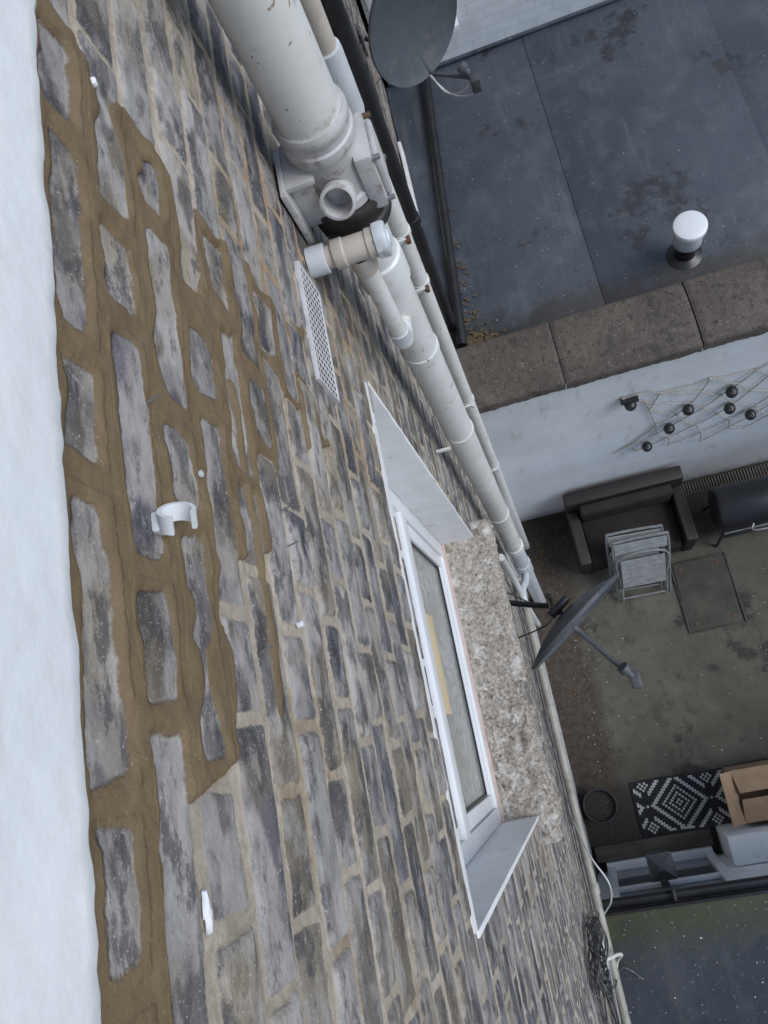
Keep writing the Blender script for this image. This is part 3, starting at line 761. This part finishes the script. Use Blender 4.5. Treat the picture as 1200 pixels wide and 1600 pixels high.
def chair(dy, dx, dr):
    fc = empty('folding_chair', (1.02, 1.15, G))
    A = Vector((1.0+dx, .98+dy, G+.01)); up = Vector((.02, .40, .80)).normalized(); right = Vector((1, -.06+dr, 0)).normalized(); L = .86; Wd = .23
    def p(a, b, c=0): return A+right*a+up*b+right.cross(up).normalized()*c
    tube('frame_outer', smooth_path([p(-Wd, 0), p(-Wd, .3), p(-Wd, L-.06), p(-Wd+.06, L), p(Wd-.06, L), p(Wd, L-.06), p(Wd, .3), p(Wd, 0)], 5), .012, M_chaird, fc, 8)
    tube('frame_inner', smooth_path([p(-Wd+.035, .02, .03), p(-Wd+.035, .3, .03), p(-Wd+.035, L-.2, .03), p(Wd-.035, L-.2, .03), p(Wd-.035, .3, .03), p(Wd-.035, .02, .03)], 5), .011, M_chaird, fc, 8)
    tube('foot_bar', [p(-Wd+.035, .06, .03), p(Wd-.035, .06, .03)], .009, M_chaird, fc, 8)
    g = []
    for k in range(6):
        b0 = .26+k*.066
        q8 = [p(s1*(Wd-.045), b0+s2*.052, .045+s3*.012) for s1 in (-1, 1) for s2 in (0, 1) for s3 in (0, 1)]
        g.append((q8, [(0, 1, 3, 2), (4, 6, 7, 5), (0, 4, 5, 1), (2, 3, 7, 6), (1, 5, 7, 3), (0, 2, 6, 4)]))
    for k in range(2):
        b0 = .70+k*.07
        q8 = [p(s1*(Wd-.012), b0+s2*.055, .0+s3*.012) for s1 in (-1, 1) for s2 in (0, 1) for s3 in (0, 1)]
        g.append((q8, [(0, 1, 3, 2), (4, 6, 7, 5), (0, 4, 5, 1), (2, 3, 7, 6), (1, 5, 7, 3), (0, 2, 6, 4)]))
    multi('slats', g, M_chair, fc)
chair(0, 0, 0); chair(-.075, .03, .03)
bq = empty('barrel_barbecue', (2.1, 1.35, G))
zb = G+.66
lathe('drum', [(0, -.42), (.16, -.42), (.19, -.40), (.195, -.39), (.195, .39), (.19, .40), (.16, .42), (0, .42)], (2.12, 1.38, zb), (1, -.03, 0), M_black, bq, 36)
box('lid_seam', (1.72, 1.175, zb-.006), (2.52, 1.185, zb+.006), M_steel, bq, .002)
tube('lid_handle', smooth_path([(1.95, 1.2, zb+.06), (1.95, 1.14, zb+.07), (2.3, 1.14, zb+.07), (2.3, 1.2, zb+.06)], 5), .009, M_steel, bq, 8)
for k, (x, y) in enumerate(((1.8, 1.2), (1.8, 1.56), (2.44, 1.2), (2.44, 1.56))):
    tube('leg_%d' % k, [(x, 1.38+(y-1.38)*.6, zb-.1), (x+(-.04 if x < 2 else .04), y, G)], .013, M_black, bq, 8)
box('bottom_shelf', (1.8, 1.22, G+.2), (2.44, 1.54, G+.215), M_black, bq, .003)
lathe('chimney', [(.035, 0), (.035, .16), (.05, .165), (.05, .18), (0, .18)], (2.4, 1.42, zb+.18), (0, 0, 1), M_black, bq, 18)

fp = empty('flower_pot', (.17, -.76, G))
M_pot = simple('dark_grey_pot', (.04, .042, .045), (.03, .031, .034), 12, .5, .1, 60)
lathe('pot', [(0, 0), (.095, 0), (.10, .01), (.128, .22), (.142, .222), (.145, .245), (.140, .255), (.130, .255), (.122, .22), (.12, .20)], (.175, -.77, G), (0, 0, 1), M_pot, fp, 40)
lathe('soil', [(.121, .20), (.08, .208), (.03, .202), (0, .206)], (.175, -.77, G), (0, 0, 1), M_soil, fp, 30)

# patterned rug: large stepped chevrons, small diamonds
W, Hh = 132, 48; cell_ = .0095; bf = []; mi = []
rx0, ry0 = .455, -1.11
def rug(i, k):
    if k < 2 or k > 45 or i < 2 or i > 129: return 0
    x = (i-10)//2; y = (k-24)//2
    px = ((x+14) % 28)-14
    d = abs(px)+abs(y)
    z1 = abs(px)-abs(y)
    if z1 in (2, 3) and abs(y) < 12: return 1
    if z1 in (-3, -4) and d > 6: return 1
    if d in (0,): return 1
    qx = ((x) % 28)-14
    d2 = abs(qx)+abs(y)
    if d2 == 4 or d2 == 1 or d2 == 7: return 1
    for sy_ in (-9, 9):
        d3 = abs(px)+abs(y-sy_)
        if d3 == 2 or d3 == 0: return 1
    if abs(y) == 11 and (x % 4) < 2 and abs(qx) < 8: return 1
    return 0
wv = [(rx0+i*cell_, ry0+k*cell_+.006*math.sin(i*.07), G+.012+.004*math.sin(i*.13+k*.1)) for i in range(W+1) for k in range(Hh+1)]
for i in range(W):
    for k in range(Hh):
        a = i*(Hh+1)+k; bf.append((a, a+Hh+1, a+Hh+2, a+1)); mi.append(rug(i, k))
M_rugb = simple('rug_black', (.016, .017, .02), (.03, .03, .033), 30, .95, .5, 300)
M_rugw = simple('rug_white', (.56, .56, .54), (.40, .40, .38), 30, .95, .5, 300)
ro = mobj('patterned_rug', wv, bf, M_rugb); ro.data.materials.append(M_rugw)
for p, m_ in zip(ro.data.polygons, mi): p.material_index = m_
sm = ro.modifiers.new('thick', 'SOLIDIFY'); sm.thickness = .008; sm.offset = -1

cb_ = empty('cardboard_box', (1.48, -.88, G)); c0, c1, d0_, d1_ = 1.24, 1.78, -1.06, -.66; zt = G+.42
t_ = .006
box('side_a', (c0, d0_, G+.022), (c0+t_, d1_, zt), M_card, cb_); box('side_b', (c1-t_, d0_, G+.022), (c1, d1_, zt), M_card, cb_)
box('side_c', (c0+t_, d0_, G+.022), (c1-t_, d0_+t_, zt), M_card, cb_); box('side_d', (c0+t_, d1_-t_, G+.022), (c1-t_, d1_, zt), M_card, cb_)
box('bottom', (c0+t_, d0_+t_, G+.022), (c1-t_, d1_-t_, G+.03), M_card, cb_)
def flap(nm, P4):
    V = [Vector(p) for p in P4]; n = (V[1]-V[0]).cross(V[2]-V[0]).normalized()*t_
    V2 = V+[v_+n for v_ in V]; mobj(nm, V2, [(0, 1, 2, 3), (7, 6, 5, 4), (0, 4, 5, 1), (1, 5, 6, 2), (2, 6, 7, 3), (3, 7, 4, 0)], M_card, cb_)
flap('flap_a', [(c0, d0_, zt), (c0, d1_, zt), (c0-.10, d1_, zt+.10), (c0-.11, d0_, zt+.09)])
flap('flap_b', [(c1, d1_, zt), (c1, d0_, zt), (c1+.15, d0_, zt+.02), (c1+.15, d1_, zt+.02)])
flap('flap_c', [(c1, d0_, zt+.002), (c0, d0_, zt+.002), (c0+.02, d0_+.18, zt+.05), (c1-.02, d0_+.18, zt+.05)])
flap('flap_d', [(c0, d1_, zt+.002), (c1, d1_, zt+.002), (c1-.01, d1_-.17, zt+.03), (c0+.02, d1_-.17, zt+.05)])

# ------------------------------------------------------------ near extension with flat roof
ex = empty('rear_extension', (3, -2.4, G)); EZ = -5.5
box('body', (.006, -3.6, G), (7, -1.32, EZ-.06), M_yardwhite, ex)
box('roof_deck', (.008, -3.6, EZ-.058), (7, -1.235, EZ), M_roof2, ex, .004)
box('drip_edge', (.008, -1.234, EZ-.09), (7, -1.215, EZ+.012), M_black, ex, .003)
V = []; Fa = []; sgn = 14; gr = .036
for i, x in enumerate((.02, 7.0)):
    for k in range(sgn+1):
        a = math.pi*k/sgn; V.append((x, -1.177-gr*math.cos(a), EZ-.02-gr*math.sin(a)))
    for k in range(sgn+1):
        a = math.pi*(sgn-k)/sgn; V.append((x, -1.177-(gr-.004)*math.cos(a), EZ-.02-(gr-.004)*math.sin(a)))
n_ = (sgn+1)*2
for k in range(n_): Fa.append((k, (k+1) % n_, n_+(k+1) % n_, n_+k))
o = mobj('gutter', V, Fa, M_black, ex); autosmooth(o, 40)
for k, x in enumerate(np.arange(.5, 6.9, .9)): box('gutter_clip_%d' % k, (x, -1.214, EZ-.03), (x+.02, -1.140, EZ-.014), M_black, ex, .002)
box('door_frame_l', (.10, -1.318, G+.12), (.17, -1.27, EZ-.12), M_upvc, ex, .004)
box('door_frame_r', (.90, -1.318, G+.12), (.97, -1.27, EZ-.12), M_upvc, ex, .004)
box('door_frame_b', (.10, -1.318, G+.05), (.97, -1.24, G+.119), M_upvc, ex, .006)
box('door_frame_t', (.10, -1.318, EZ-.119), (.97, -1.27, EZ-.062), M_upvc, ex, .004)
box('door_glass', (.17, -1.312, G+.12), (.90, -1.305, EZ-.12), M_glassd, ex)
box('door_mid_rail', (.17, -1.304, G+.9), (.90, -1.275, G+.98), M_upvc, ex, .004)
box('timber_step', (.03, -1.238, G+.002), (1.0, -1.11, G+.06), M_darkwood, ex, .006)
lw = box('white_low_wall', (1.05, -1.315, G), (3.2, -1.10, G+.62), M_yardwhite, None, .012)
ln = empty('wall_lantern', (.5, -1.15, -6.2)); lx, ly, lz = .50, -1.12, -6.15
box('cap', (lx-.09, ly-.09, lz), (lx+.09, ly+.09, lz+.015), M_lant, ln, .003)
mobj('roof', [(lx-.08, ly-.08, lz+.015), (lx+.08, ly-.08, lz+.015), (lx+.08, ly+.08, lz+.015), (lx-.08, ly+.08, lz+.015), (lx-.015, ly-.015, lz+.065), (lx+.015, ly-.015, lz+.065), (lx+.015, ly+.015, lz+.065), (lx-.015, ly+.015, lz+.065)], [(0, 1, 5, 4), (1, 2, 6, 5), (2, 3, 7, 6), (3, 0, 4, 7), (4, 5, 6, 7)], M_lant, ln)
box('glass', (lx-.055, ly-.055, lz-.2), (lx+.055, ly+.055, lz-.001), M_glassd, ln)
for k, (a, b) in enumerate(((-1, -1), (1, -1), (1, 1), (-1, 1))): box('post_%d' % k, (lx+a*.062-.008, ly+b*.062-.008, lz-.2), (lx+a*.062+.008, ly+b*.062+.008, lz-.001), M_lant, ln)
box('base', (lx-.07, ly-.07, lz-.22), (lx+.07, ly+.07, lz-.201), M_lant, ln, .003)
tube('bracket_arm', [(lx, -1.07, lz-.24), (lx, ly-.10, lz-.25), (lx, -1.27, lz-.2)], .012, M_lant, ln, 8)
box('bracket_plate', (lx-.03, -1.275, lz-.28), (lx+.03, -1.262, lz-.1), M_lant, ln, .003)

# ------------------------------------------------------------ cables on wall near lower right
cc = empty('cable_coil', (.04, -1.1, -4.2)); g = []
for k in range(9):
    cz_ = -4.35+random.uniform(-.06, .06); ax_ = .42+random.uniform(-.1, .1); ay_ = .11+random.uniform(-.03, .03); cy_ = -1.12+random.uniform(-.03, .03)
    g.append(tube_geo([(.025+.02*math.sin(3*a+k)+.004*k, cy_+ay_*math.cos(a), cz_+ax_*math.sin(a)) for a in np.linspace(0, 2*math.pi, 40)], .0042, 6, False))
for k in range(4):
    cz_ = -4.1+random.uniform(-.2, .1); cy_ = -1.28+random.uniform(-.08, .05); ay_ = .2+random.uniform(-.04, .06)
    g.append(tube_geo([(.03+.02*math.sin(2*a+k)+.004*k, cy_+ay_*math.cos(a), cz_+.3*math.sin(a)) for a in np.linspace(0, 2*math.pi, 40)], .0038, 6, False))
multi('loops', g, M_cableb, cc)
tube('hanging_end', smooth_path([(.03, -1.1, -3.95), (.06, -1.25, -4.3), (.05, -1.45, -4.9), (.1, -1.5, -5.4), (.2, -1.6, -5.48)], 8), .005, M_cableb, cc, 6)
box('junction_box', (.006, -1.32, -4.9), (.05, -1.2, -4.75), M_upvc, cc, .006)
wc = empty('white_cable', (.04, -1.1, -5))
tube('cable', smooth_path([(.04, -.6, -5.0), (.10, -.75, -4.7), (.16, -.9, -4.75), (.14, -1.05, -5.0), (.05, -1.2, -5.2), (.04, -1.4, -5.0), (.05, -1.7, -4.4)], 8), .005, M_cablew, wc, 6)
tube('cable_tail', smooth_path([(.04, -1.3, -4.85), (.12, -1.35, -5.1), (.06, -1.5, -5.35), (.05, -1.9, -5.44)], 8), .010, M_pipe, wc, 8)

# ------------------------------------------------------------ small things on the wall
pc = empty('pipe_clip', (.02, .212, -.556)); c0 = Vector((.022, .214, -.553))
axis = Vector((.30, .72, .62)).normalized(); e1_ = Vector((1, 0, 0)); e1_ = (e1_-axis*e1_.dot(axis)).normalized(); e2_ = axis.cross(e1_)
V = []; Fa = []; N_ = 40
for i in range(N_+1):
    a = math.radians(25)+math.radians(285)*i/N_-math.radians(35)
    dv_ = e1_*math.cos(a)+e2_*math.sin(a)
    for (rr_, hy) in ((.0125, -.008), (.0160, -.008), (.0160, .008), (.0125, .008)): V.append(c0+dv_*rr_+axis*hy)
for i in range(N_):
    for k in range(4): Fa.append((i*4+k, i*4+(k+1) % 4, (i+1)*4+(k+1) % 4, (i+1)*4+k))
Fa.append((0, 1, 2, 3)); Fa.append(tuple(N_*4+k for k in (3, 2, 1, 0)))
o = mobj('clip_band', V, Fa, M_upvc, pc); autosmooth(o, 50)
box('clip_base', (.001, .205, -.564), (.010, .223, -.546), M_upvc, pc, .003)
def blobm(name, y, z, ly, lz, h, seed):
    rnd = random.Random(seed); V = [(h, y, z)]; Fa = []; n = 22
    js = [1+.35*rnd.uniform(-1, 1) for _ in range(n)]
    for ring, (f, hh_) in enumerate(((.6, h*.98), (.95, h*.85), (1., 0))):
        for i in range(n):
            a = 2*math.pi*i/n; q_ = f*js[i]
            V.append((hh_, y+ly*q_*math.cos(a)+.25*ly*math.sin(a), z+lz*q_*math.sin(a)))
    for i in range(n):
        k = (i+1) % n; Fa.append((0, 1+k, 1+i)); Fa.append((1+i, 1+k, 1+n+k, 1+n+i)); Fa.append((1+n+i, 1+n+k, 1+2*n+k, 1+2*n+i))
    mobj(name, V, Fa, M_render, None, True)
blobm('paint_splash', -.088, -.570, .013, .0035, .0045, 1)
blobm('paint_splash', .655, -.516, .004, .003, .008, 2)
e = empty('wall_plug', (0, .161, -.863))
lathe('plug', [(.0040, .0), (.0040, .006), (.0032, .007), (.002, .007), (.002, .004), (0, .004)], (.001, .161, -.863), (1, .1, .1), M_upvc, e, 16)
e = empty('wall_plug', (0, .287, -.643))
lathe('plug', [(.0038, .0), (.0038, .0025), (.0032, .003), (.0028, .003), (.0026, .001), (0, .001)], (.004, .287, -.643), (1, .0, .0), M_pipe2, e, 16)
for (y, z) in ((.305, -.86), (.262, -.872), (.33, -.56), (.12, -.74)):
    tube('masonry_nail', [(.0, y, z), (.016, y+.003, z+.002)], .0011, M_steel, None, 6)

pts = [(random.uniform(.15, 2.6), random.uniform(-.6, 1.2), G+.002) for _ in range(140)]+[(random.gauss(.35, .1), random.gauss(.5, .4), G+.002) for _ in range(70)]
litter('paint_flakes', pts, M_flake, .006)
pts = [(abs(random.gauss(.12, .12))+.02, random.uniform(-1.05, 1.75), G+.002) for _ in range(220)]+[(random.uniform(.1, .5), random.gauss(1.6, .12), G+.002) for _ in range(120)]
litter('garden_debris', pts, M_leaf, .012)
pts = [(random.uniform(.05, 2.6), random.uniform(-2.8, -1.27), EZ+.001) for _ in range(160)]
litter('roof_flakes', pts, M_flake, .007)

# ------------------------------------------------------------ camera
cam = D.cameras.new('camera'); co = D.objects.new('camera', cam); link(co)
cam.sensor_fit = 'VERTICAL'; cam.sensor_height = 36; cam.lens = 1195/1600*36
cam.clip_start = .01; cam.clip_end = 500
Xr = Vector((.949, .2482, .1949)); Zr = Vector((-.2549, .2432, .9359)).normalized()
Xr = (Xr-Zr*Xr.dot(Zr)).normalized(); Yr = Zr.cross(Xr)
R = Matrix((Xr, Yr, Zr))
co.matrix_world = Matrix.Translation((.31, 0, 0)) @ R.to_4x4()
SC.camera = co
# ------------------------------------------------------------ light
wd = D.worlds.new('World'); SC.world = wd; wd.use_nodes = True
nt = wd.node_tree; bg = nt.nodes['Background']; sky = nt.nodes.new('ShaderNodeTexSky'); sky.sky_type = 'NISHITA'
sky.sun_disc = False; el_, az_ = math.radians(48), math.radians(105)
sky.sun_elevation = el_; sky.sun_rotation = az_
nt.links.new(sky.outputs[0], bg.inputs[0]); bg.inputs[1].default_value = .15
su = D.lights.new('sun', 'SUN'); su.energy = 2.0; su.angle = math.radians(35); su.color = (.95, .98, 1)
sl = D.objects.new('sun', su); link(sl)
dirv = Vector((math.sin(az_)*math.cos(el_), math.cos(az_)*math.cos(el_), math.sin(el_)))
sl.rotation_euler = dirv.to_track_quat('Z', 'Y').to_euler()
SC.view_settings.view_transform = 'Standard'; SC.view_settings.look = 'None'; SC.view_settings.exposure = 0
bpy.context.view_layer.update()
for o in list(SC.objects):
    if o.parent is None: o.location.z += -G
